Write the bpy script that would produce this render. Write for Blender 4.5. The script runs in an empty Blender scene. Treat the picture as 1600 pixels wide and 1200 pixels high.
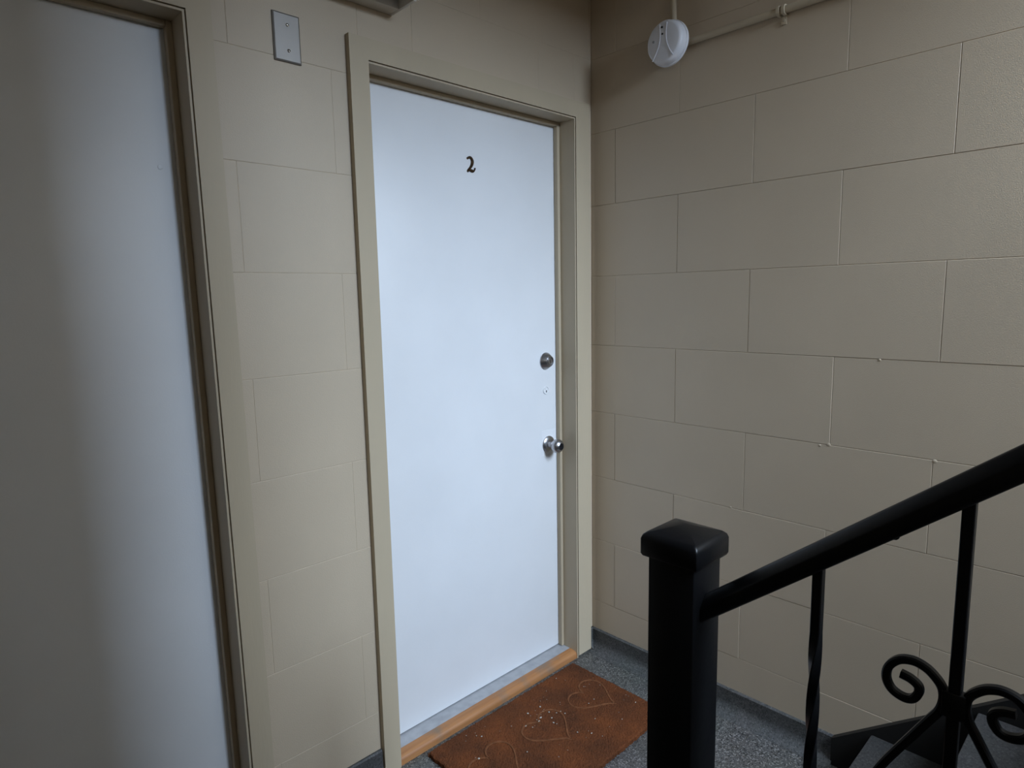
import bpy, bmesh, math, random
from mathutils import Vector, Matrix

random.seed(7)
scene = bpy.context.scene
C = scene.collection

# ------------------------------------------------------------------ camera
CAM = Vector((-1.9771, -1.6023, 1.4618))
YAW, PITCH, ROLL, FPX = 0.7644, 0.1347, -0.0197, 999.36
fw = Vector((math.sin(YAW)*math.cos(PITCH), math.cos(YAW)*math.cos(PITCH), -math.sin(PITCH)))
rt = fw.cross(Vector((0, 0, 1))).normalized()
up = rt.cross(fw)
r2 = rt*math.cos(ROLL) + up*math.sin(ROLL)
u2 = up*math.cos(ROLL) - rt*math.sin(ROLL)
cd = bpy.data.cameras.new('camera')
cam = bpy.data.objects.new('camera', cd)
C.objects.link(cam)
M = Matrix((r2, u2, -fw)).transposed().to_4x4()
M.translation = CAM
cam.matrix_world = M
cd.sensor_width = 36.0
cd.lens = FPX/1600*36.0
cd.clip_start = 0.02
scene.camera = cam

# ------------------------------------------------------------------ world, light, exposure
w = bpy.data.worlds.new('world')
scene.world = w
w.use_nodes = True
bg = w.node_tree.nodes['Background']
bg.inputs[0].default_value = (0.65, 0.80, 1.0, 1)
bg.inputs[1].default_value = 0.6

WIN = dict(x0=-1.10, x1=-0.08, z0=2.60, z1=5.90, y=-4.2)     # stair window, above the half landing
ld = bpy.data.lights.new('window_daylight', 'AREA')
ld.shape = 'RECTANGLE'
ld.size = WIN['x1']-WIN['x0']-0.12
ld.size_y = WIN['z1']-WIN['z0']-0.12
ld.energy = 545
ld.color = (0.63, 0.79, 1.0)
lo = bpy.data.objects.new('window_daylight', ld)
C.objects.link(lo)
lo.location = ((WIN['x0']+WIN['x1'])/2, WIN['y']+0.03, (WIN['z0']+WIN['z1'])/2)
lo.rotation_euler = (math.radians(90), 0, 0)
lo.rotation_euler = Vector((0, -1, 0)).to_track_quat('Z', 'Y').to_euler()

vs = scene.view_settings
vs.view_transform = 'Standard'
vs.look = 'None'
vs.exposure = 0.0
vs.gamma = 1.0
vs.use_curve_mapping = False

# ------------------------------------------------------------------ materials
def srgb(r, g, b):
    f = lambda c: (c/255/12.92) if c/255 <= 0.04045 else ((c/255+0.055)/1.055)**2.4
    return (f(r), f(g), f(b), 1)

def mat(name, col, rough=0.5, metal=0.0, bump=0.0, bscale=300, var=0.0, vscale=4.0, stretch=(1, 1, 1), spec=0.5, coat=0.0):
    m = bpy.data.materials.new(name)
    m.use_nodes = True
    nt = m.node_tree
    b = nt.nodes['Principled BSDF']
    b.inputs['Base Color'].default_value = col
    b.inputs['Roughness'].default_value = rough
    b.inputs['Metallic'].default_value = metal
    b.inputs['Specular IOR Level'].default_value = spec
    b.inputs['Coat Weight'].default_value = coat
    tc = nt.nodes.new('ShaderNodeNewGeometry')
    mp = nt.nodes.new('ShaderNodeMapping')
    mp.inputs['Scale'].default_value = stretch
    nt.links.new(tc.outputs['Position'], mp.inputs['Vector'])
    if bump > 0:
        n = nt.nodes.new('ShaderNodeTexNoise')
        n.inputs['Scale'].default_value = bscale
        n.inputs['Detail'].default_value = 3
        nt.links.new(mp.outputs[0], n.inputs['Vector'])
        bp = nt.nodes.new('ShaderNodeBump')
        bp.inputs['Strength'].default_value = bump
        bp.inputs['Distance'].default_value = 0.002
        nt.links.new(n.outputs['Fac'], bp.inputs['Height'])
        nt.links.new(bp.outputs[0], b.inputs['Normal'])
    if var > 0:
        n2 = nt.nodes.new('ShaderNodeTexNoise')
        n2.inputs['Scale'].default_value = vscale
        n2.inputs['Detail'].default_value = 5
        nt.links.new(mp.outputs[0], n2.inputs['Vector'])
        rp = nt.nodes.new('ShaderNodeValToRGB')
        rp.color_ramp.elements[0].position = 0.3
        rp.color_ramp.elements[1].position = 0.7
        c0 = tuple(max(0, c*(1-var)) for c in col[:3])+(1,)
        c1 = tuple(min(1, c*(1+var)) for c in col[:3])+(1,)
        rp.color_ramp.elements[0].color = c0
        rp.color_ramp.elements[1].color = c1
        nt.links.new(n2.outputs['Fac'], rp.inputs[0])
        nt.links.new(rp.outputs[0], b.inputs['Base Color'])
    return m

WALLC = (0.50, 0.405, 0.295, 1)
M_wall = mat('wall_paint', WALLC, 0.5, bump=0.25, bscale=420, var=0.035, vscale=3.0)
M_trim = mat('trim_paint', (0.475, 0.39, 0.275, 1), 0.5, bump=0.12, bscale=160, var=0.04, vscale=6, stretch=(1, 1, 0.15), spec=0.3)
M_ceil = mat('ceiling_paint', (0.50, 0.44, 0.36, 1), 0.7)
M_door = mat('door_paint', (0.80, 0.80, 0.81, 1), 0.42, bump=0.10, bscale=260, var=0.02, vscale=5)
M_black = mat('black_gloss_paint', (0.004, 0.004, 0.0045, 1), 0.34, bump=0.12, bscale=60, spec=0.22)
M_skirt = mat('black_skirt_paint', (0.012, 0.011, 0.010, 1), 0.5, bump=0.1, bscale=80, spec=0.3)
M_steel = mat('satin_steel', (0.46, 0.45, 0.46, 1), 0.32, metal=1.0)
M_plate = mat('brushed_plate', (0.27, 0.25, 0.23, 1), 0.50, metal=0.75, bump=0.1, bscale=300, stretch=(1, 1, 8))
M_screw = mat('screw_metal', (0.75, 0.72, 0.68, 1), 0.25, metal=1.0)
M_dark = mat('dark_hollow', (0.01, 0.01, 0.01, 1), 0.8)
M_brass = mat('tarnished_brass', (0.085, 0.052, 0.028, 1), 0.35, metal=0.85, var=0.5, vscale=90)
M_plastic = mat('white_plastic', (0.74, 0.73, 0.76, 1), 0.4)
M_fix = mat('fixture_enamel', (0.66, 0.62, 0.56, 1), 0.4)
M_fixw = mat('fixture_lens', (0.82, 0.84, 0.86, 1), 0.3)
M_strip = mat('grey_threshold_metal', (0.36, 0.36, 0.37, 1), 0.45, metal=0.2, bump=0.15, bscale=90, var=0.12, vscale=30)
M_frame = mat('window_frame_paint', (0.7, 0.7, 0.68, 1), 0.5)

def terrazzo(name, base, lo_, hi_, rough=0.45):
    m = bpy.data.materials.new(name)
    m.use_nodes = True
    nt = m.node_tree
    b = nt.nodes['Principled BSDF']
    b.inputs['Roughness'].default_value = rough
    g = nt.nodes.new('ShaderNodeNewGeometry')
    v = nt.nodes.new('ShaderNodeTexVoronoi')
    v.inputs['Scale'].default_value = 280
    nt.links.new(g.outputs['Position'], v.inputs['Vector'])
    sp = nt.nodes.new('ShaderNodeSeparateColor')
    nt.links.new(v.outputs['Color'], sp.inputs[0])
    rp = nt.nodes.new('ShaderNodeValToRGB')
    e = rp.color_ramp.elements
    e[0].position = 0.0; e[0].color = lo_
    e[1].position = 1.0; e[1].color = hi_
    for pos, c in ((0.16, lo_), (0.24, base), (0.80, base), (0.90, hi_)):
        q = e.new(pos); q.color = c
    nt.links.new(sp.outputs[0], rp.inputs[0])
    n = nt.nodes.new('ShaderNodeTexNoise')
    n.inputs['Scale'].default_value = 5
    n.inputs['Detail'].default_value = 6
    nt.links.new(g.outputs['Position'], n.inputs['Vector'])
    mx = nt.nodes.new('ShaderNodeMix')
    mx.data_type = 'RGBA'
    mx.blend_type = 'MULTIPLY'
    mx.inputs[0].default_value = 0.5
    nt.links.new(rp.outputs[0], mx.inputs[6])
    nt.links.new(n.outputs['Color'], mx.inputs[7])
    hs = nt.nodes.new('ShaderNodeHueSaturation')
    hs.inputs['Saturation'].default_value = 0.35
    hs.inputs['Value'].default_value = 1.35
    nt.links.new(mx.outputs[2], hs.inputs['Color'])
    nt.links.new(hs.outputs[0], b.inputs['Base Color'])
    return m

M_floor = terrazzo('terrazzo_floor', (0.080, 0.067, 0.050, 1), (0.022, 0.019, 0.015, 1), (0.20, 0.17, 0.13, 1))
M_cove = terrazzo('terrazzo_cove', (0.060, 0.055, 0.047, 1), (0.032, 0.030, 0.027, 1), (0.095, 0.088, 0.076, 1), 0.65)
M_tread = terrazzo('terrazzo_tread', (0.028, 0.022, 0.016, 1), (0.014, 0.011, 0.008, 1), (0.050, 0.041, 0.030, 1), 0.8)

def coir():
    m = bpy.data.materials.new('coir_fibre')
    m.use_nodes = True
    nt = m.node_tree
    b = nt.nodes['Principled BSDF']
    b.inputs['Roughness'].default_value = 0.95
    b.inputs['Specular IOR Level'].default_value = 0.1
    g = nt.nodes.new('ShaderNodeNewGeometry')
    n = nt.nodes.new('ShaderNodeTexNoise')
    n.inputs['Scale'].default_value = 7
    n.inputs['Detail'].default_value = 8
    n.inputs['Roughness'].default_value = 0.65
    nt.links.new(g.outputs['Position'], n.inputs['Vector'])
    rp = nt.nodes.new('ShaderNodeValToRGB')
    e = rp.color_ramp.elements
    e[0].position = 0.30; e[0].color = (0.070, 0.028, 0.014, 1)
    e[1].position = 0.72; e[1].color = (0.175, 0.054, 0.018, 1)
    nt.links.new(n.outputs['Fac'], rp.inputs[0])
    n3 = nt.nodes.new('ShaderNodeTexNoise')
    n3.inputs['Scale'].default_value = 420
    nt.links.new(g.outputs['Position'], n3.inputs['Vector'])
    mx = nt.nodes.new('ShaderNodeMix')
    mx.data_type = 'RGBA'
    mx.blend_type = 'OVERLAY'
    mx.inputs[0].default_value = 0.55
    nt.links.new(rp.outputs[0], mx.inputs[6])
    nt.links.new(n3.outputs['Fac'], mx.inputs[7])
    nt.links.new(mx.outputs[2], b.inputs['Base Color'])
    bp = nt.nodes.new('ShaderNodeBump')
    bp.inputs['Strength'].default_value = 0.8
    bp.inputs['Distance'].default_value = 0.004
    nt.links.new(n3.outputs['Fac'], bp.inputs['Height'])
    nt.links.new(bp.outputs[0], b.inputs['Normal'])
    return m
M_coir = coir()
M_coirlight = mat('coir_ridge', (0.155, 0.060, 0.026, 1), 0.95, bump=0.6, bscale=400, var=0.3, vscale=60, spec=0.1)

def wood():
    m = bpy.data.materials.new('worn_oak_sill')
    m.use_nodes = True
    nt = m.node_tree
    b = nt.nodes['Principled BSDF']
    b.inputs['Roughness'].default_value = 0.5
    g = nt.nodes.new('ShaderNodeNewGeometry')
    mp = nt.nodes.new('ShaderNodeMapping')
    mp.inputs['Scale'].default_value = (2.2, 40, 40)
    nt.links.new(g.outputs['Position'], mp.inputs[0])
    n = nt.nodes.new('ShaderNodeTexNoise')
    n.inputs['Scale'].default_value = 2.0
    n.inputs['Detail'].default_value = 6
    nt.links.new(mp.outputs[0], n.inputs['Vector'])
    rp = nt.nodes.new('ShaderNodeValToRGB')
    e = rp.color_ramp.elements
    e[0].position = 0.3; e[0].color = (0.29, 0.118, 0.040, 1)
    e[1].position = 0.7; e[1].color = (0.41, 0.185, 0.068, 1)
    nt.links.new(n.outputs['Fac'], rp.inputs[0])
    # worn grey wood patches
    n2 = nt.nodes.new('ShaderNodeTexNoise')
    n2.inputs['Scale'].default_value = 9
    n2.inputs['Detail'].default_value = 6
    nt.links.new(g.outputs['Position'], n2.inputs['Vector'])
    r3 = nt.nodes.new('ShaderNodeValToRGB')
    r3.color_ramp.elements[0].position = 0.52
    r3.color_ramp.elements[1].position = 0.68
    nt.links.new(n2.outputs['Fac'], r3.inputs[0])
    mx = nt.nodes.new('ShaderNodeMix')
    mx.data_type = 'RGBA'
    nt.links.new(r3.outputs[0], mx.inputs[0])
    nt.links.new(rp.outputs[0], mx.inputs[6])
    mx.inputs[7].default_value = (0.21, 0.14, 0.09, 1)
    nt.links.new(mx.outputs[2], b.inputs['Base Color'])
    return m
M_wood = wood()
M_glass = bpy.data.materials.new('window_glass')
M_glass.use_nodes = True
_b = M_glass.node_tree.nodes['Principled BSDF']
_b.inputs['Transmission Weight'].default_value = 1.0
_b.inputs['Roughness'].default_value = 0.05
_b.inputs['Base Color'].default_value = (0.95, 0.97, 1, 1)

# ------------------------------------------------------------------ helpers
def mesh_obj(name, bm, m, parent=None, smooth=False):
    bmesh.ops.recalc_face_normals(bm, faces=bm.faces)
    me = bpy.data.meshes.new(name)
    bm.to_mesh(me)
    bm.free()
    if smooth:
        for p in me.polygons:
            p.use_smooth = True
        if hasattr(me, 'set_sharp_from_angle'):
            me.set_sharp_from_angle(angle=math.radians(35))
    me.materials.append(m)
    o = bpy.data.objects.new(name, me)
    C.objects.link(o)
    if parent:
        o.parent = parent
    return o

def bbox(bm, x0, x1, y0, y1, z0, z1, bev=0.0, seg=2):
    r = bmesh.ops.create_cube(bm, size=1)
    vs_ = r['verts']
    for v in vs_:
        v.co = Vector(((x0+x1)/2+v.co.x*(x1-x0), (y0+y1)/2+v.co.y*(y1-y0), (z0+z1)/2+v.co.z*(z1-z0)))
    if bev > 0:
        ed = list({e for v in vs_ for e in v.link_edges})
        bmesh.ops.bevel(bm, geom=ed, offset=bev, segments=seg, profile=0.5, affect='EDGES')

def box(name, m, parent, x0, x1, y0, y1, z0, z1, bev=0.0, seg=2):
    bm = bmesh.new()
    bbox(bm, x0, x1, y0, y1, z0, z1, bev, seg)
    return mesh_obj(name, bm, m, parent, smooth=bev > 0)

def empty(name, loc=(0, 0, 0)):
    o = bpy.data.objects.new(name, None)
    C.objects.link(o)
    o.location = loc
    o.empty_display_size = 0.1
    return o

def tag(o, label=None, cat=None, group=None, kind=None):
    if label: o['label'] = label
    if cat: o['category'] = cat
    if group: o['group'] = group
    if kind: o['kind'] = kind
    return o

def under(parent, *objs):
    """children keep world coordinates although the parent empty stands elsewhere"""
    for o in objs:
        o.parent = parent
        o.matrix_parent_inverse = Matrix.Translation(parent.location).inverted()

def prism(bm, pts, axis, a, b):
    """extrude a closed polygon along an axis; pts are the two other coordinates in xyz order"""
    def mk(q, t):
        if axis == 'x': return (t, q[0], q[1])
        if axis == 'y': return (q[0], t, q[1])
        return (q[0], q[1], t)
    A = [bm.verts.new(mk(q, a)) for q in pts]
    B = [bm.verts.new(mk(q, b)) for q in pts]
    n = len(pts)
    for i in range(n):
        bm.faces.new((A[i], A[(i+1) % n], B[(i+1) % n], B[i]))
    bm.faces.new(A)
    bm.faces.new(B)

def lathe(bm, prof, centre, axis, n=40):
    """prof: (radius, distance along axis)"""
    ax = Vector(axis).normalized()
    t = Vector((0, 0, 1)) if abs(ax.z) < 0.9 else Vector((1, 0, 0))
    a = ax.cross(t).normalized()
    b = ax.cross(a)
    c = Vector(centre)
    rings = []
    for r, h in prof:
        if r < 1e-6:
            rings.append([bm.verts.new(c+ax*h)])
        else:
            rings.append([bm.verts.new(c+ax*h+(a*math.cos(2*math.pi*i/n)+b*math.sin(2*math.pi*i/n))*r) for i in range(n)])
    for R0, R1 in zip(rings, rings[1:]):
        for i in range(n):
            j = (i+1) % n
            if len(R0) == 1 and len(R1) == 1: continue
            if len(R0) == 1: bm.faces.new((R0[0], R1[i], R1[j]))
            elif len(R1) == 1: bm.faces.new((R0[i], R1[0], R0[j]))
            else: bm.faces.new((R0[i], R1[i], R1[j], R0[j]))
    if len(rings[0]) > 1: bm.faces.new(rings[0])
    if len(rings[-1]) > 1: bm.faces.new(rings[-1])

def sweep(bm, path, sect, ref):
    """sweep a closed section (a along side, b along ref) along a path; ref is the fixed out-of-plane axis"""
    path = [Vector(q) for q in path]
    ref = Vector(ref).normalized()
    rings = []
    for i, q in enumerate(path):
        d = (path[min(i+1, len(path)-1)]-path[max(i-1, 0)]).normalized()
        side = d.cross(ref).normalized()
        rf = side.cross(d).normalized()
        k = sect(i) if callable(sect) else sect
        rings.append([bm.verts.new(q+side*s+rf*t) for s, t in k])
    n = len(rings[0])
    for R0, R1 in zip(rings, rings[1:]):
        for i in range(n):
            bm.faces.new((R0[i], R0[(i+1) % n], R1[(i+1) % n], R1[i]))
    bm.faces.new(rings[0])
    bm.faces.new(rings[-1])

def circ(r, n=12):
    return [(r*math.cos(2*math.pi*i/n), r*math.sin(2*math.pi*i/n)) for i in range(n)]

def rrect(a, b, c):
    """rectangle with chamfered corners, half sizes a,b, chamfer c"""
    return [(a-c, -b), (a, -b+c), (a, b-c), (a-c, b), (-a+c, b), (-a, b-c), (-a, -b+c), (-a+c, -b)]

def spline(pts, n=6):
    """Catmull-Rom through points"""
    P = [Vector(q) for q in pts]
    out = []
    for i in range(len(P)-1):
        p0 = P[max(i-1, 0)]; p1 = P[i]; p2 = P[i+1]; p3 = P[min(i+2, len(P)-1)]
        for k in range(n):
            t = k/n
            out.append(0.5*((2*p1)+(p2-p0)*t+(2*p0-5*p1+4*p2-p3)*t*t+(3*p1-p0-3*p2+p3)*t**3))
    out.append(P[-1])
    return out

# ------------------------------------------------------------------ shell
YB, XL, ZT = -4.2, -3.3, 6.0        # wall behind the camera, left wall, stairwell ceiling
MOD = 0.265                        # block course height; blocks are two courses long
ZA = 1.535                         # a bed joint
S0 = 0.1132                        # first upright joint on the right wall

tag(box('floor', M_floor, None, XL, 0.0, YB, 0.15, -0.12, 0.0),
    'grey speckled terrazzo landing floor', 'floor', kind='structure')

# door openings in the far wall (clear opening inside the jambs)
D2 = dict(x0=-0.973, x1=-0.117, z=2.100)
D1 = dict(x0=-2.286, x1=-1.430, z=2.100)
JT = 0.02      # jamb board thickness
def openings():
    return [(D1['x0']-JT, D1['x1']+JT, D1['z']+JT), (D2['x0']-JT, D2['x1']+JT, D2['z']+JT)]

TH = 0.20
wb = bmesh.new()
ops_ = openings()
xs = [XL] + [c for o in ops_ for c in o[:2]] + [0.2]
FACE = 0.0016   # block faces stand this far in front of the mortar bed
for i in range(0, len(xs), 2):
    bbox(wb, xs[i], xs[i+1], FACE, FACE+TH, 0, ZT)
for a, b, z in ops_:
    bbox(wb, a, b, FACE, FACE+TH, z, ZT)
wall_back = tag(mesh_obj('wall_back', wb, M_wall), 'beige painted concrete block wall with the two white doors', 'wall', kind='structure')
wall_right = tag(box('wall_right', M_wall, None, FACE, FACE+TH, YB-TH, FACE+TH, 0, ZT),
                 'beige painted concrete block wall beside the stair flight', 'wall', kind='structure')
tag(box('wall_left', M_wall, None, XL-TH, XL, YB-TH, FACE+TH, 0, ZT), 'plain beige wall at the far end of the landing', 'wall', kind='structure')
wf = bmesh.new()
bbox(wf, XL-TH, WIN['x0'], YB-TH, YB, 0, ZT)
bbox(wf, WIN['x1'], FACE, YB-TH, YB, 0, ZT)
bbox(wf, WIN['x0'], WIN['x1'], YB-TH, YB, 0, WIN['z0'])
bbox(wf, WIN['x0'], WIN['x1'], YB-TH, YB, WIN['z1'], ZT)
tag(mesh_obj('wall_front', wf, M_wall), 'plain beige wall with the stair window', 'wall', kind='structure')
tag(box('ceiling', M_ceil, None, XL-TH, FACE+TH, YB-TH, FACE+TH, ZT, ZT+0.15), 'pale ceiling over the stairwell', 'ceiling', kind='structure')
# floor slab of the storey above, over the door landing
tag(box('ceiling_slab', M_ceil, None, XL, 0.0, -1.90, 0.0, 2.56, 2.8305), 'pale underside of the upper landing', 'ceiling', kind='structure')

# ------------------------------------------------------------------ concrete blocks
block_cache = {}
def block_mesh(wd, ht):
    key = (round(wd, 3), round(ht, 3))
    if key in block_cache: return block_cache[key]
    b = 0.0015
    bm = bmesh.new()
    g = 0.0003
    outer = [(g, g), (wd-g, g), (wd-g, ht-g), (g, ht-g)]
    mid = [(g+b*0.35, g+b*0.35), (wd-g-b*0.35, g+b*0.35), (wd-g-b*0.35, ht-g-b*0.35), (g+b*0.35, ht-g-b*0.35)]
    inner = [(b, b), (wd-b, b), (wd-b, ht-b), (b, ht-b)]
    A = [bm.verts.new((x, z*0, 0)) for x, z in outer]
    for v, (x, z) in zip(A, outer): v.co = (x, 0, z)
    Bv = [bm.verts.new((x, -FACE*0.75, z)) for x, z in mid]
    Cv = [bm.verts.new((x, -FACE, z)) for x, z in inner]
    for P, Q in ((A, Bv), (Bv, Cv)):
        for i in range(4):
            bm.faces.new((P[i], P[(i+1) % 4], Q[(i+1) % 4], Q[i]))
    bm.faces.new(Cv)
    bmesh.ops.recalc_face_normals(bm, faces=bm.faces)
    # outward = -y
    if Cv[0].link_faces[0].normal.y > 0.5:
        bmesh.ops.reverse_faces(bm, faces=bm.faces)
    me = bpy.data.meshes.new('block')
    bm.to_mesh(me); bm.free()
    me.materials.append(M_wall)
    block_cache[key] = me
    return me

def put_block(parent, wall, a, z0, wd, ht):
    if wd < 0.012 or ht < 0.012: return
    o = bpy.data.objects.new('block', block_mesh(wd, ht))
    C.objects.link(o)
    o.parent = parent
    k = random.uniform(0.80, 1.25)
    if wall == 'back':
        k *= 0.55
        o.location = (a, FACE, z0)
        o.scale = (1, k, 1)
    else:                                   # right wall: local x runs towards -y
        o.location = (FACE, a, z0)
        o.rotation_euler = (0, 0, -math.pi/2)
        o.scale = (1, k, 1)

rows = []
n0 = -6
for n in range(n0, 6):
    rows.append((n, max(0.0, ZA+n*MOD), ZA+(n+1)*MOD))
for n, z0, z1 in rows:
    if z1 <= 0.02: continue
    # right wall
    par = 0 if n % 2 else 1                 # joint parity of the course
    js = [0.0]
    k = par
    if S0 + MOD*(k-2) > 0.01: js.append(S0+MOD*(k-2))
    while S0+MOD*k < 3.4:
        js.append(S0+MOD*k); k += 2
    for a, b in zip(js, js[1:]):
        put_block(wall_right, 'right', -a, z0, b-a, z1-z0)
    # far wall, cut round the openings (casings cover the cut edges)
    off = -1.343 if n % 2 == 0 else -1.343+MOD
    e = [off+2*MOD*i for i in range(-5, 6)]
    e = [q for q in e if XL < q < 0]
    e = [XL]+e+[0.0]
    for a, b in zip(e, e[1:]):
        segs = [(a, b, z0, z1)]
        for oa, ob, oz in ops_:
            new = []
            for sa, sb, sz0, sz1 in segs:
                if sz0 >= oz or sb <= oa or sa >= ob:
                    new.append((sa, sb, sz0, sz1)); continue
                if sa < oa: new.append((sa, oa, sz0, sz1))
                if sb > ob: new.append((ob, sb, sz0, sz1))
                if sz1 > oz: new.append((max(sa, oa), min(sb, ob), oz, sz1))
            segs = new
        for sa, sb, sz0, sz1 in segs:
            put_block(wall_back, 'back', sa, sz0, sb-sa, sz1-sz0)

# hardened paint drips on the joints of the right wall
for yy, zz, rr in ((-0.905, 1.006, 0.006), (-0.880, 1.0, 0.0045), (-1.178, 1.002, 0.006), (-0.315, 0.165, 0.006), (-1.03, 1.268, 0.004), (-0.60, 0.742, 0.004)):
    bm = bmesh.new()
    r = bmesh.ops.create_icosphere(bm, subdivisions=2, radius=1)
    for v in r['verts']: v.co = Vector((v.co.x*0.0010, yy+v.co.y*rr, zz+v.co.z*rr*0.9))
    mesh_obj('paint_drip', bm, M_wall, wall_right, smooth=True)

# ------------------------------------------------------------------ terrazzo cove bases
def cove(name, axis, a, b, label):
    h, t, r = 0.088, 0.010, 0.042
    pr = [(0, 0), (0, h), (t*0.6, h), (t, h-0.004)]
    for i in range(7):
        q = math.pi/2*i/6
        pr.append((t+r-r*math.cos(q), r-r*math.sin(q)+0.0005))
    bm = bmesh.new()
    if axis == 'y':     # along the right wall
        prism(bm, [(-d, z) for d, z in pr], 'y', a, b)
    else:               # along the far wall
        prism(bm, [(-d, z) for d, z in pr], 'x', a, b)
    return tag(mesh_obj(name, bm, M_cove, None, smooth=True), label, 'baseboard', kind='structure')
cove('baseboard_right', 'y', 0.0, -0.965, 'grey terrazzo cove base along the right block wall')
cove('baseboard_back', 'x', -1.372, -1.034, 'short grey terrazzo cove base between the two doors')
cove('baseboard_corner', 'x', -0.031, 0.0, 'narrow piece of grey cove base in the corner beside the numbered door')

# ------------------------------------------------------------------ doors
SLABY = 0.076
def make_door(name, d, label, handed):
    x0, x1, z = d['x0'], d['x1'], d['z']
    root = empty(name, ((x0+x1)/2, 0, 0))
    tag(root, label, 'door', kind='structure')
    parts = []
    P = lambda o: (parts.append(o), o)[1]
    # jamb boards: faces at x0, x1, z; front edge 2 cm proud of the wall
    jf = -0.0165
    lip = 0.0048
    def jamb(main, edge):
        bm = bmesh.new()
        bbox(bm, *main)
        bbox(bm, *edge)
        P(mesh_obj('jamb', bm, M_trim))
    jamb((x0-JT+0.002, x0, 0.0, 0.115, 0.0, z+JT-0.002), (x0-lip, x0, -0.002, 0.0, 0.0, z+lip))
    jamb((x1, x1+JT-0.002, 0.0, 0.115, 0.0, z+JT-0.002), (x1, x1+lip, jf, 0.0, 0.0, z+lip))
    jamb((x0, x1, 0.0, 0.115, z, z+JT-0.002), (x0, x1, jf, 0.0, z, z+lip))
    # stops in front of the slab
    s = 0.014
    P(box('door_stop', M_trim, None, x0, x0+s, 0.055, SLABY-0.001, 0.03, z, 0.002))
    P(box('door_stop', M_trim, None, x1-s, x1, 0.055, SLABY-0.001, 0.03, z, 0.002))
    P(box('door_stop', M_trim, None, x0+s, x1-s, 0.055, SLABY-0.001, z-s, z, 0.002))
    # casings, a hairline away from the jamb edge
    g = 0.0078
    cw = d.get('cw', (0.056, 0.055, 0.062))
    xa, xb, zc = x0-g-cw[0]+0.006, x1+g+cw[1], z+cw[2]
    for poly in ([(xa, 0.0), (x0, 0.0), (x0, z+g), (xa, zc)],
                 [(xb, 0.008), (x1+g, 0.008), (x1+g, z+g), (xb, zc)],
                 [(xa, zc), (x0, z+g), (x1+g, z+g), (xb, zc)]):
        bm = bmesh.new()
        prism(bm, poly, 'y', -0.018, 0.0)
        P(mesh_obj('casing', bm, M_trim))
    # slab
    slab = P(box('slab', M_door, None, x0+0.003, x1-0.003, SLABY, SLABY+0.036, 0.032, z-0.003, 0.0015))
    # sill: metal strip and worn wooden nosing
    P(box('threshold_strip', M_strip, None, x0+0.0005, x1-0.0005, 0.024, SLABY+0.03, 0.0, 0.029, 0.001))
    bm = bmesh.new()
    prism(bm, [(0.024, 0.0), (0.024, 0.0285), (0.016, 0.029), (0.002, 0.0275), (-0.007, 0.0245), (-0.0125, 0.019), (-0.0145, 0.012), (-0.0145, 0.0)], 'x', x0+0.0005, x1-0.0005)
    P(mesh_obj('wooden_sill', bm, M_wood, None, smooth=True))
    return root, parts, slab

door_1, parts1, slab1 = make_door('door_1', D1, 'white painted flat door without a number, left of the metal blank plate', 1)
D2['cw'] = (0.056, 0.078, 0.064)
door_2, parts2, slab2 = make_door('door_2', D2, 'white painted flat door with the number 2, knob and deadbolt', 1)

# number 2: bevelled metal numeral, stroke of varying width
N0 = Vector((-0.5385, SLABY, 1.9015))        # centre of the numeral
u = 0.000137                                # metres per zoom unit
cx, cy = 728, 598
def num(px, py): return Vector(((px-cx)*u*1.12, 0, (cy-py)*u*0.96))
st = [((622, 470), 15), ((650, 445), 20), ((695, 426), 22), ((740, 445), 26), ((768, 500), 30), ((765, 560), 30), ((738, 630), 25), ((690, 695), 21), ((650, 745), 22), ((628, 785), 15)]
ba = [((640, 752), 12), ((680, 734), 22), ((735, 745), 27), ((780, 752), 24), ((815, 730), 15), ((832, 695), 12), ((830, 665), 6)]
bm = bmesh.new()
for strk in (st, ba):
    P = spline([num(*q) for q, _ in strk], 5)
    W = spline([Vector((w_*1.35, 0, 0)) for _, w_ in strk], 5)
    path = [N0+q for q in P]
    sweep(bm, path, lambda i: [(-W[i].x*u, 0.0), (-W[i].x*u, 0.003), (-W[i].x*u*0.4, 0.0055), (W[i].x*u*0.4, 0.0055), (W[i].x*u, 0.003), (W[i].x*u, 0.0)], (0, -1, 0))
numeral = mesh_obj('house_number', bm, M_brass, None, smooth=True)
numeral['label'] = 'tarnished brass numeral 2'

# deadbolt
DBX, DBZ = -0.187, 1.217
bm = bmesh.new()
lathe(bm, [(0.0, 0), (0.0325, 0), (0.0325, 0.004), (0.031, 0.006), (0.0205, 0.024), (0.0185, 0.0255), (0.0165, 0.0255), (0.0155, 0.022), (0.0, 0.022)], (DBX, SLABY, DBZ), (0, -1, 0), 48)
deadbolt = mesh_obj('deadbolt', bm, M_steel, None, smooth=True)
deadbolt['label'] = 'satin steel deadbolt'
bm = bmesh.new()
lathe(bm, [(0.0, 0.021), (0.0125, 0.021), (0.0125, 0.0245), (0.0115, 0.0255), (0, 0.0255)], (DBX, SLABY, DBZ), (0, -1, 0), 32)
cyl = mesh_obj('key_cylinder', bm, M_steel, None, smooth=True)
key = box('keyway', M_dark, None, DBX-0.001, DBX+0.001, SLABY-0.0262, SLABY-0.0245, DBZ-0.006, DBZ+0.005)
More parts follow.
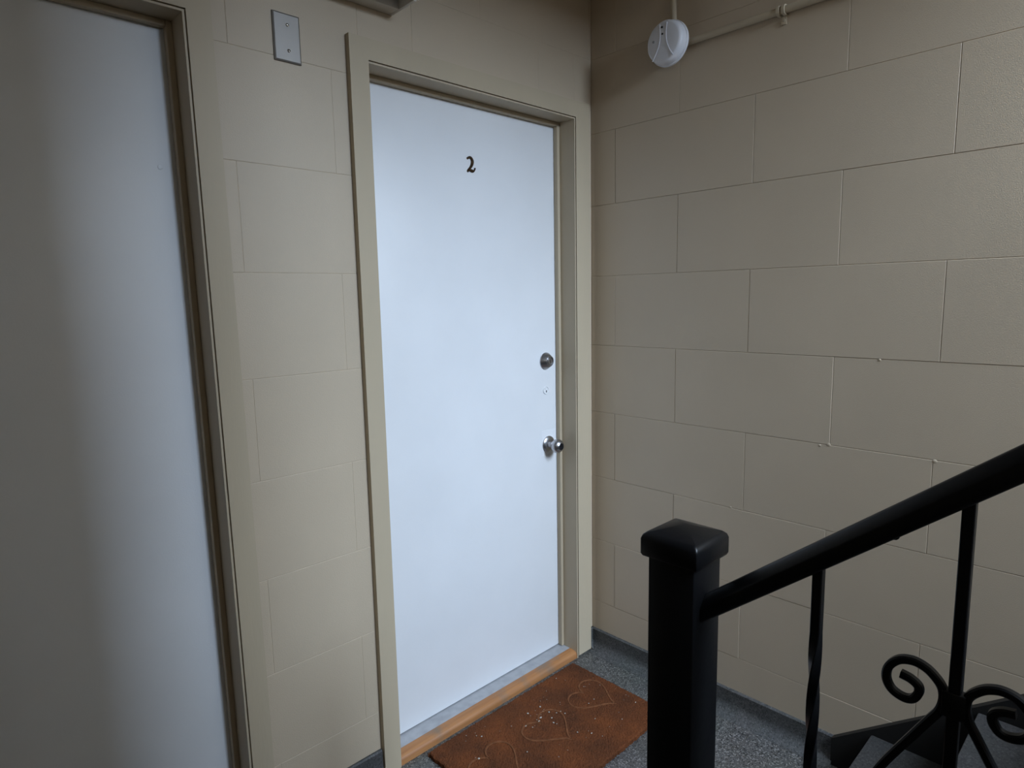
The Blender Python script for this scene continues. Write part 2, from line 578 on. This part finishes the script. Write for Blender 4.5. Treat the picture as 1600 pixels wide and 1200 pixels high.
# old lock hole, plugged and painted over
PX, PZ = -0.188, 1.103
bm = bmesh.new()
lathe(bm, [(0, 0), (0.0145, 0), (0.0150, 0.0020), (0.0138, 0.0032), (0.0118, 0.0012), (0, 0.0008)], (PX, SLABY, PZ), (0, -1, 0), 32)
plug = mesh_obj('painted_lock_plug', bm, M_door, None, smooth=True)
slot = box('plug_slot', M_dark, None, PX+0.001, PX+0.0055, SLABY-0.0016, SLABY, PZ-0.009, PZ-0.001)
slot2 = box('plug_slot', M_dark, None, PX-0.006, PX-0.0045, SLABY-0.0016, SLABY, PZ+0.004, PZ+0.0065)
# knob
KX, KZ = -0.178, 0.888
bm = bmesh.new()
lathe(bm, [(0, 0), (0.033, 0), (0.033, 0.003), (0.031, 0.0055), (0.022, 0.009), (0.0145, 0.0105), (0.0, 0.0105)], (KX, SLABY-0.0006, KZ), (0, -1, 0), 48)
ros = mesh_obj('rosette', bm, M_steel, None, smooth=True)
bm = bmesh.new()
prof = [(0, 0.008), (0.0135, 0.008), (0.012, 0.013), (0.0105, 0.02), (0.011, 0.027)]
for i in range(15):
    a = math.radians(150-150*i/14)
    prof.append((0.0275*math.sin(a), 0.048-0.0240*math.cos(a)))
prof[-1] = (0.0, prof[-1][1])
lathe(bm, prof, (KX, SLABY-0.0006, KZ), (0, -1, 0), 48)
knob = mesh_obj('door_knob', bm, M_steel, None, smooth=True)
knob['label'] = 'satin steel round door knob'
patch = box('painted_patch_plate', M_door, None, -0.214, -0.1345, SLABY-0.0006, SLABY, 0.843, 0.945, 0.0003, 1)
under(door_1, *parts1)
under(door_2, *parts2, numeral, deadbolt, plug, knob, patch)
for o, par in ((cyl, deadbolt), (key, deadbolt), (slot, plug), (slot2, plug), (ros, knob)):
    o.parent = par
# small painted-over screw plug on the other door
bm = bmesh.new()
lathe(bm, [(0, 0), (0.006, 0), (0.006, 0.0006), (0.005, 0.001), (0, 0.0008)], (-1.478, SLABY, 1.776), (0, -1, 0), 20)
under(door_1, mesh_obj('screw_plug', bm, M_door, None, smooth=True))
# the left frame is a touch out of plumb, as in the photograph
door_1.rotation_euler = (0, math.radians(-0.40), 0)

# ------------------------------------------------------------------ blank metal wall plate
t = empty('blank_wall_plate', (-1.1965, 0, 2.112))
tag(t, 'brushed metal blank cover plate with two screws, on the wall between the doors', 'wall plate')
bm = bmesh.new()
hw, hh = 0.035, 0.0572
A = [(-hw, -hh), (hw, -hh), (hw, hh), (-hw, hh)]
lev = [(0.0, 1.0, 0), (0.0035, 1.0, 0), (0.0058, 1.0, 0.0035)]
rings = []
for dy, _, ins in lev:
    rings.append([bm.verts.new((x-math.copysign(ins, x), -dy, z-math.copysign(ins, z))) for x, z in A])
for R0, R1 in zip(rings, rings[1:]):
    for i in range(4): bm.faces.new((R0[i], R0[(i+1) % 4], R1[(i+1) % 4], R1[i]))
bm.faces.new(rings[0]); bm.faces.new(rings[-1])
mesh_obj('cover_plate', bm, M_plate, t)
for zz in (0.0302, -0.0302):
    bm = bmesh.new()
    lathe(bm, [(0, 0.005), (0.0042, 0.005), (0.0040, 0.0068), (0.0025, 0.0080), (0, 0.0084)], (0.002, 0, zz), (0, -1, 0), 20)
    sc = mesh_obj('screw', bm, M_screw, t, smooth=True)
    s = box('screw_slot', M_dark, sc, -0.0015, 0.0055, -0.0086, -0.0080, zz-0.0005, zz+0.0005)

# ------------------------------------------------------------------ wall light fixture above the numbered door
FX0, FX1, FZ, FD, FH = -1.34, -0.879, 2.250, 0.118, 0.105
t = empty('wall_light_fixture', ((FX0+FX1)/2, 0, FZ))
tag(t, 'grey enamel box light fixture with open underside, on the wall above the numbered door', 'light fixture')
q = []
q.append(box('housing', M_fix, None, FX0+0.009, FX1-0.009, -0.047, 0.0, FZ, FZ+FH, 0.0015))
q.append(box('top_panel', M_fix, None, FX0+0.009, FX1-0.009, -FD+0.009, -0.047, FZ+FH-0.008, FZ+FH))
q.append(box('end_plate', M_fix, None, FX0, FX0+0.009, -FD, 0, FZ, FZ+FH, 0.001))
q.append(box('end_plate', M_fix, None, FX1-0.009, FX1, -FD, 0, FZ, FZ+FH, 0.001))
q.append(box('front_lens', M_fixw, None, FX0+0.009, FX1+0.006, -FD-0.012, -FD, FZ+0.004, FZ+FH, 0.001))
bm = bmesh.new()
sweep(bm, [(FX0+0.03, -0.08, FZ+0.06), (FX1-0.03, -0.08, FZ+0.06)], circ(0.013, 16), (0, 0, 1))
q.append(mesh_obj('lamp_tube', bm, M_fixw, None, smooth=True))
for xx in (FX0+0.009, FX1-0.032):
    q.append(box('lamp_holder', M_fix, None, xx, xx+0.023, -0.096, -0.062, FZ+0.04, FZ+FH-0.01, 0.002))
under(t, *q)

# ------------------------------------------------------------------ smoke detector
SY, SZ = -0.357, 2.282
t = empty('smoke_detector', (0, SY, SZ))
tag(t, 'round white plastic smoke detector at the end of the conduit on the block wall', 'smoke detector')
q = []
bm = bmesh.new()
lathe(bm, [(0, 0), (0.050, 0), (0.050, 0.030), (0, 0.030)], (0, SY, SZ), (-1, 0, 0), 8)
q.append(mesh_obj('junction_box', bm, M_wall, None))
bm = bmesh.new()
lathe(bm, [(0, 0.030), (0.0715, 0.030), (0.0715, 0.037), (0.0700, 0.039), (0, 0.039)], (0, SY, SZ), (-1, 0, 0), 64)
q.append(mesh_obj('mounting_base', bm, M_plastic, None, smooth=True))
bm = bmesh.new()
lathe(bm, [(0, 0.0385), (0.0685, 0.0385), (0.0675, 0.050), (0.0655, 0.060), (0.0610, 0.0665), (0.0560, 0.0685), (0.030, 0.0695), (0, 0.070)], (0, SY, SZ), (-1, 0, 0), 64)
cover = mesh_obj('cover', bm, M_plastic, None, smooth=True)
q.append(cover)
FXX = -0.0695
def ridge(sgn):
    pts = []
    for i in range(13):
        a = -1+2*i/12
        d = 0.011+0.016*(a-0.35)**2*(1.0 if a < 0.35 else 0.4)
        pts.append((FXX-0.0002+0.0006*(abs(a)), SY+sgn*d, SZ+a*0.054))
    bm = bmesh.new()
    sweep(bm, pts, circ(0.0017, 8), (-1, 0, 0))
    return mesh_obj('cover_ridge', bm, M_plastic, None, smooth=True)
ridges = [ridge(1), ridge(-1)]
dots = []
for dy, dz, r in ((0.004, 0.043, 0.0034), (0.002, 0.022, 0.0030), (0.036, 0.006, 0.0042)):
    bm = bmesh.new()
    lathe(bm, [(0, -0.0008), (r, -0.0008), (r, 0.0022), (0, 0.0022)], (FXX+0.0003, SY+dy, SZ+dz), (-1, 0, 0), 16)
    dots.append(mesh_obj('indicator', bm, M_dark if r < 0.004 else M_strip, None))
under(t, *q)
for o in ridges+dots: o.parent = cover

# ------------------------------------------------------------------ conduit
t = empty('conduit_pipe', (-0.011, -0.86, 2.27))
tag(t, 'beige painted conduit running along the block wall from the smoke detector', 'conduit')
R = 0.0105
bm = bmesh.new()
sweep(bm, [(-R-0.001, SY-0.045, 2.276), (-R-0.001, -2.3, 2.276)], circ(R, 16), (0, 0, 1))
pa = mesh_obj('pipe', bm, M_trim, None, smooth=True)
straps = []
for yy in (-0.722, -1.65):
    bm = bmesh.new()
    for dy in (-0.008, 0.008):
        ring = []
        for i in range(13):
            a = math.pi*i/12
            ring.append((-(R+0.0022)*math.sin(a)-R-0.001, yy+dy, 2.276+(R+0.0022)*math.cos(a)))
        ring = [(0.0, yy+dy, 2.276+R+0.0022)]+ring+[(0.0, yy+dy, 2.276-R-0.0022)]
        sweep(bm, ring, rrect(0.0022, 0.0045, 0.0008), (0, 1, 0))
    bbox(bm, -0.004, 0, yy-0.012, yy+0.006, 2.238, 2.266, 0.0015)
    bbox(bm, -0.0036, 0, yy-0.011, yy+0.011, 2.285, 2.292, 0.0005)
    s = mesh_obj('strap', bm, M_trim, None, smooth=True)
    bm = bmesh.new()
    lathe(bm, [(0, 0.003), (0.0055, 0.003), (0.0045, 0.006), (0, 0.0068)], (0, yy-0.004, 2.250), (-1, 0, 0), 16)
    k_ = mesh_obj('screw', bm, M_trim, None, smooth=True)
    k_.parent = s
    straps.append(s)
under(t, pa, *straps)
t = empty('conduit_riser', (-0.011, SY, 2.6))
tag(t, 'beige painted conduit dropping from above into the smoke detector', 'conduit')
bm = bmesh.new()
pth = spline([(-0.0115, SY+0.006, 2.56), (-0.0115, SY+0.004, 2.50), (-0.0115, SY+0.001, 2.45), (-0.0125, SY-0.003, 2.36), (-0.013, SY-0.004, 2.325)], 5)
sweep(bm, pth, circ(R, 16), (0, 1, 0))
under(t, mesh_obj('pipe', bm, M_trim, None, smooth=True))

# ------------------------------------------------------------------ door mat
MX0, MX1, MY0, MY1, MH = -0.886, -0.172, -0.470, -0.040, 0.016
t = empty('door_mat', ((MX0+MX1)/2, (MY0+MY1)/2, 0))
tag(t, 'rust brown coir door mat with embossed hearts, in front of the numbered door', 'door mat')
bm = bmesh.new()
NX, NY = 170, 104
grid = []
for j in range(NY+1):
    row = []
    for i in range(NX+1):
        ex = 0.0025*random.uniform(-1, 1)
        x = MX0+(MX1-MX0)*i/NX+(ex if i in (0, NX) else random.uniform(-.0012, .0012))
        y = MY0+(MY1-MY0)*j/NY+(0.0025*random.uniform(-1, 1) if j in (0, NY) else random.uniform(-.0012, .0012))
        edge = min(i, NX-i, j, NY-j)
        z = MH*(0.80 if edge == 0 else 1)+random.uniform(-0.0014, 0.0014)
        row.append(bm.verts.new((x, y, z)))
    grid.append(row)
for j in range(NY):
    for i in range(NX):
        bm.faces.new((grid[j][i], grid[j][i+1], grid[j+1][i+1], grid[j+1][i]))
rim = [grid[0][i] for i in range(NX+1)]+[grid[j][NX] for j in range(1, NY+1)]+[grid[NY][i] for i in range(NX-1, -1, -1)]+[grid[j][0] for j in range(NY-1, 0, -1)]
low = [bm.verts.new((v.co.x, v.co.y, 0.0005)) for v in rim]
for i in range(len(rim)):
    bm.faces.new((rim[i], rim[(i+1) % len(rim)], low[(i+1) % len(rim)], low[i]))
pile = mesh_obj('coir_pile', bm, M_coir, None)
hearts = []
for hx, hy, an in ((-0.290, -0.228, 0.25), (-0.528, -0.235, 0.10), (-0.762, -0.232, 0.2)):
    pts = []
    for i in range(57):
        q = 2*math.pi*i/56
        x = 16*math.sin(q)**3
        y = 13*math.cos(q)-5*math.cos(2*q)-2*math.cos(3*q)-math.cos(4*q)
        x, y = x*0.0056, y*0.0056
        pts.append((hx+x*math.cos(an)-y*math.sin(an), hy+x*math.sin(an)+y*math.cos(an), MH+0.0005))
    bm = bmesh.new()
    sweep(bm, pts, [(-0.0035, 0.0), (-0.002, 0.0022), (0.002, 0.0022), (0.0035, 0.0), (0, -0.001)], (0, 0, 1))
    hearts.append(mesh_obj('heart_outline', bm, M_coirlight, None))
under(t, pile, *hearts)
# lint and grit on the mat
bm = bmesh.new()
for i in range(75):
    if i < 26:
        x = random.gauss(-0.50, 0.06); y = random.gauss(-0.17, 0.03)
    else:
        x = random.uniform(MX0+.02, MX1-.02); y = random.uniform(MY0+.02, MY1-.02)
    s = random.choice((0.0009, 0.0011, 0.0013, 0.0018, 0.0026)) * (1.4 if i < 5 else 1)
    z = MH+0.0024
    r = bmesh.ops.create_icosphere(bm, subdivisions=1, radius=s)
    k = Vector((random.uniform(.6, 1.6), random.uniform(.6, 1.6), 0.6))
    for v in r['verts']: v.co = Vector((v.co.x*k.x+x, v.co.y*k.y+y, v.co.z*k.z+z))
tag(mesh_obj('lint_crumbs', bm, mat('lint', (0.40, 0.36, 0.31, 1), 0.9)), 'pale crumbs of lint and grit scattered on the brown door mat', 'lint', kind='stuff')

# ------------------------------------------------------------------ stair flight going up beside the right wall
RISE, RUN, NOSE0, NSTEP = 0.193, 0.248, -1.072, 10
STEP1 = 0.158                    # the first riser is lower than the others
SX0, SX1 = -1.045, -0.022        # outer stringer face, wall skirt face
SL = 0.776
flight = empty('stair_flight', (-0.53, -1.05, 0))
tag(flight, 'grey terrazzo stair flight with black stringers, climbing beside the block wall', 'staircase')
q = []
for i in range(NSTEP-1):
    yn = NOSE0-RUN*i
    zt = STEP1+RISE*i
    rz = RISE if i else STEP1
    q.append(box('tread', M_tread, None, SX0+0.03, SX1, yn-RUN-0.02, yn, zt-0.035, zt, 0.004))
    q.append(box('riser', M_skirt, None, SX0+0.03, SX1, yn-0.035, yn-0.02, zt-rz, zt-0.035))
yend = NOSE0-RUN*(NSTEP-1)
q.append(box('riser', M_skirt, None, SX0+0.03, SX1, yend-0.035, yend-0.02, STEP1+RISE*(NSTEP-2), STEP1+RISE*(NSTEP-1)-0.035))
# skirt on the wall: sloping board with a plumb foot
def sk(x0, x1, yA, hA, name, drop):
    y1 = yend-0.02
    zz = lambda y: hA+(yA-y)*SL*1.0
    poly = [(yA, 0.0), (yA, zz(yA)), (y1, zz(y1)), (y1, zz(y1)-drop), (yA-0.25, 0.0)]
    bm = bmesh.new()
    prism(bm, poly, 'x', x0, x1)
    o = mesh_obj(name, bm, M_skirt)
    return o
q.append(sk(SX1, -0.0005, -0.962, 0.088, 'wall_skirt', 0.40))
q.append(sk(SX0, SX0+0.03, -1.075, 0.185, 'outer_stringer', 0.34))
under(flight, *q)
HL = STEP1+RISE*(NSTEP-1)
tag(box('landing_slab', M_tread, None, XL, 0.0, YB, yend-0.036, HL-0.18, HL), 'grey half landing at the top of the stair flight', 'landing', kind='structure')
# unseen return flight over the camera, added to keep light off the left door
tag(box('wall_added_shade', M_wall, None, -1.205, -1.085, yend+0.02, -1.63, 0, ZT), 'unseen beige spine wall, added between the two stair flights to shade the left door', 'wall', kind='structure')  # unseen partition, put in to darken the left door
up2 = empty('shading_stair_flight', (-1.75, -2.75, HL))
tag(up2, 'unseen grey return stair flight, added above the half landing to shade the left door', 'staircase')
q = []
RX0, RX1 = -2.30, -1.21
n2 = 5
RISE2 = (2.8305-HL)/n2
run2 = (-1.90-(yend-0.036))/n2
ys0 = yend-0.036
for i in range(n2-1):
    zt = HL+RISE2*(i+1)
    q.append(box('tread', M_tread, None, RX0+0.03, RX1-0.03, ys0+run2*i, ys0+run2*(i+1)+0.015, zt-0.035, zt))
    q.append(box('riser', M_skirt, None, RX0+0.03, RX1-0.03, ys0+run2*i+0.015, ys0+run2*i+0.03, zt-RISE2, zt-0.035))
for a in (RX0, RX1-0.03):
    bm = bmesh.new()
    sl2 = RISE2*n2/(-1.90-ys0)
    prism(bm, [(ys0+0.01, HL-0.17), (ys0+0.01, HL+0.20), (-1.905, HL+0.20+sl2*(-1.91-ys0)), (-1.905, HL-0.17+sl2*(-1.91-ys0))], 'x', a, a+0.03)
    q.append(mesh_obj('stringer', bm, M_skirt))
bm = bmesh.new()
prism(bm, [(ys0+0.01, HL-0.17), (ys0+0.01, HL-0.13), (-1.905, HL-0.13+sl2*(-1.91-ys0)), (-1.905, HL-0.17+sl2*(-1.91-ys0))], 'x', RX0+0.03, RX1-0.03)
q.append(mesh_obj('soffit', bm, M_ceil))
under(up2, *q)

# ------------------------------------------------------------------ black iron stair railing
NXc, NYc, PW = -0.994, -1.018, 0.046     # newel centre, half width
RSL = 0.798
RB = 0.0385                              # rail underside: z = RB - RSL*y
rail = empty('stair_railing', (NXc, NYc, 0))
tag(rail, 'black painted iron stair railing with square newel and scrolled balusters', 'railing')
q = []
def newel(yc, z0, z1):
    o = box('newel_post', M_black, None, NXc-PW, NXc+PW, yc-PW, yc+PW, z0, z1-0.02, 0.003)
    bm = bmesh.new()
    cw = 0.057
    lv = [(cw-0.002, z1-0.044), (cw, z1-0.040), (cw, z1-0.012), (cw-0.0025, z1-0.005), (cw-0.007, z1-0.001)]
    prev = None
    for hwid, z in lv:
        ring = [bm.verts.new((NXc+sx*hwid, yc+sy*hwid, z)) for sx, sy in ((-1, -1), (1, -1), (1, 1), (-1, 1))]
        if prev:
            for i in range(4): bm.faces.new((prev[i], prev[(i+1) % 4], ring[(i+1) % 4], ring[i]))
        else:
            bm.faces.new(ring)
        prev = ring
    apex = bm.verts.new((NXc, yc, z1+0.013))
    for i in range(4): bm.faces.new((prev[i], prev[(i+1) % 4], apex))
    ve = [e for e in bm.edges if abs(e.verts[0].co.z-e.verts[1].co.z) > 0.001 and abs(e.verts[0].co.x-e.verts[1].co.x) < 0.01]
    bmesh.ops.bevel(bm, geom=ve, offset=0.004, segments=2, profile=0.5, affect='EDGES')
    c = mesh_obj('post_cap', bm, M_black, None, smooth=True)
    c.parent = o
    return o
q.append(newel(NYc, 0.0, 1.040))
yN2 = yend-0.02-PW
q.append(newel(yN2, HL, HL+1.02))
# handrail: moulded bar
ya, yb = NYc-PW+0.004, yN2+PW-0.004
hwr = 0.0235
prof = [(-0.017, 0.0), (-0.0215, 0.003), (-hwr, 0.008), (-hwr, 0.0215), (-0.0222, 0.0240), (-0.0095, 0.0365), (-0.006, 0.0385), (0, 0.0392), (0.006, 0.0385), (0.0095, 0.0365), (0.0222, 0.0240), (hwr, 0.0215), (hwr, 0.008), (0.0215, 0.003), (0.017, 0.0)]
ca = 1/math.sqrt(1+RSL*RSL)
bm = bmesh.new()
A = [bm.verts.new((NXc+a, ya, RB-RSL*ya+h/ca)) for a, h in prof]
B = [bm.verts.new((NXc+a, yb, RB-RSL*yb+h/ca)) for a, h in prof]
for i in range(len(prof)):
    j = (i+1) % len(prof)
    bm.faces.new((A[i], A[j], B[j], B[i]))
bm.faces.new(A); bm.faces.new(B)
hr = mesh_obj('handrail', bm, M_black, None, smooth=True)
q.append(hr)
# drip of paint / weld lump under the rail
bm = bmesh.new()
r = bmesh.ops.create_icosphere(bm, subdivisions=2, radius=1)
for v in r['verts']: v.co = Vector((NXc-0.012+v.co.x*0.006, -1.352+v.co.y*0.0075, RB+RSL*1.352+0.0055+v.co.z*0.0065))
wl = mesh_obj('weld_lump', bm, M_black, None, smooth=True)
wl.parent = hr
# bottom rail
BRZ = -0.60
bm = bmesh.new()
bpf = [(-0.014, 0), (0.014, 0), (0.014, 0.014/ca), (-0.014, 0.014/ca)]
A = [bm.verts.new((NXc+a, ya, RB+BRZ-RSL*ya+h)) for a, h in bpf]
B = [bm.verts.new((NXc+a, yb, RB+BRZ-RSL*yb+h)) for a, h in bpf]
for i in range(4):
    bm.faces.new((A[i], A[(i+1) % 4], B[(i+1) % 4], B[i]))
bm.faces.new(A); bm.faces.new(B)
q.append(mesh_obj('bottom_rail', bm, M_black))

HB = 0.0075                               # baluster half width
def baluster(yc, twisted):
    z1 = RB-RSL*yc+0.012
    z0 = RB+BRZ-RSL*yc+0.006
    bm = bmesh.new()
    n = 60 if twisted else 1
    prev = None
    for i in range(n+1):
        z = z0+(z1-z0)*i/n
        a = 0.0
        if twisted:
            tlo, thi = z0+0.10, z1-0.115
            f_ = min(1, max(0, (z-tlo)/(thi-tlo)))
            f_ = f_
            a = f_*math.pi*2.0
        ring = []
        for sx, sy in rrect(HB, HB, 0.0012):
            ring.append(bm.verts.new((NXc+sx*math.cos(a)-sy*math.sin(a), yc+sx*math.sin(a)+sy*math.cos(a), z)))
        if prev:
            m_ = len(ring)
            for k in range(m_): bm.faces.new((prev[k], prev[(k+1) % m_], ring[(k+1) % m_], ring[k]))
        else: bm.faces.new(ring)
        prev = ring
    bm.faces.new(prev)
    return mesh_obj('baluster', bm, M_black, None, smooth=twisted)

# scroll centre line measured relative to the baluster at y=-1.434 and junction height
SCR = SCROLL_POINTS = [
    # (dy away from the baluster, z relative to junction z)
    (0.0656, 0.0135), (0.0530, 0.0110), (0.0431, 0.0040), (0.0425, -0.0067), (0.0498, -0.0179), (0.0617, -0.0205),
    (0.0760, -0.0142), (0.0834, 0.0005), (0.0810, 0.0184), (0.0687, 0.0335), (0.0514, 0.0388), (0.0356, 0.0350),
    (0.0236, 0.0259), (0.0150, 0.0138), (0.0128, -0.0021), (0.0171, -0.0207), (0.0267, -0.0380), (0.0452, -0.0710),
    (0.0652, -0.1067), (0.0828, -0.1400), (0.0940, -0.1680), (0.0970, -0.1950), (0.0860, -0.2170), (0.0670, -0.2190),
    (0.0560, -0.2050), (0.0580, -0.1890), (0.0680, -0.1850)]
JZ = 0.905
ys = [-1.2505-0.1835*i for i in range(9)]
ys = [y for y in ys if y > yb+0.05]
for i, yc in enumerate(ys):
    bal = baluster(yc, i % 2 == 0)
    q.append(bal)
    if i % 2 == 1:
        zj = JZ-RSL*(yc+1.434)
        for sg in (1, -1):
            pts = spline([(NXc, yc+sg*a, zj+b) for a, b in SCR], 5)
            bm = bmesh.new()
            sweep(bm, pts, rrect(0.0057, 0.0060, 0.0022), (1, 0, 0))
            s = mesh_obj('scroll', bm, M_black, None, smooth=True)
            s.parent = bal
        cl = box('collar', M_black, None, NXc-0.0085, NXc+0.0085, yc-0.0145, yc+0.0145, zj-0.022, zj+0.016, 0.003)
        cl.parent = bal
under(rail, *q)

# ------------------------------------------------------------------ stair window (behind the camera, the place's daylight)
t = empty('window_1', ((WIN['x0']+WIN['x1'])/2, YB, WIN['z0']))
tag(t, 'stair window with painted frame above the half landing', 'window', kind='structure')
q = []
fwid = 0.05
x0, x1, z0, z1 = WIN['x0'], WIN['x1'], WIN['z0'], WIN['z1']
for a in ((x0, x0+fwid, z0, z1), (x1-fwid, x1, z0, z1), (x0+fwid, x1-fwid, z0, z0+fwid), (x0+fwid, x1-fwid, z1-fwid, z1)):
    q.append(box('window_frame', M_frame, None, a[0], a[1], YB-0.12, YB-0.05, a[2], a[3], 0.003))
q.append(box('pane', M_glass, None, x0+fwid, x1-fwid, YB-0.088, YB-0.082, z0+fwid, z1-fwid))
q.append(box('window_sill', M_frame, None, x0, x1, YB-0.05, YB+0.02, z0-0.03, z0, 0.004))
under(t, *q)
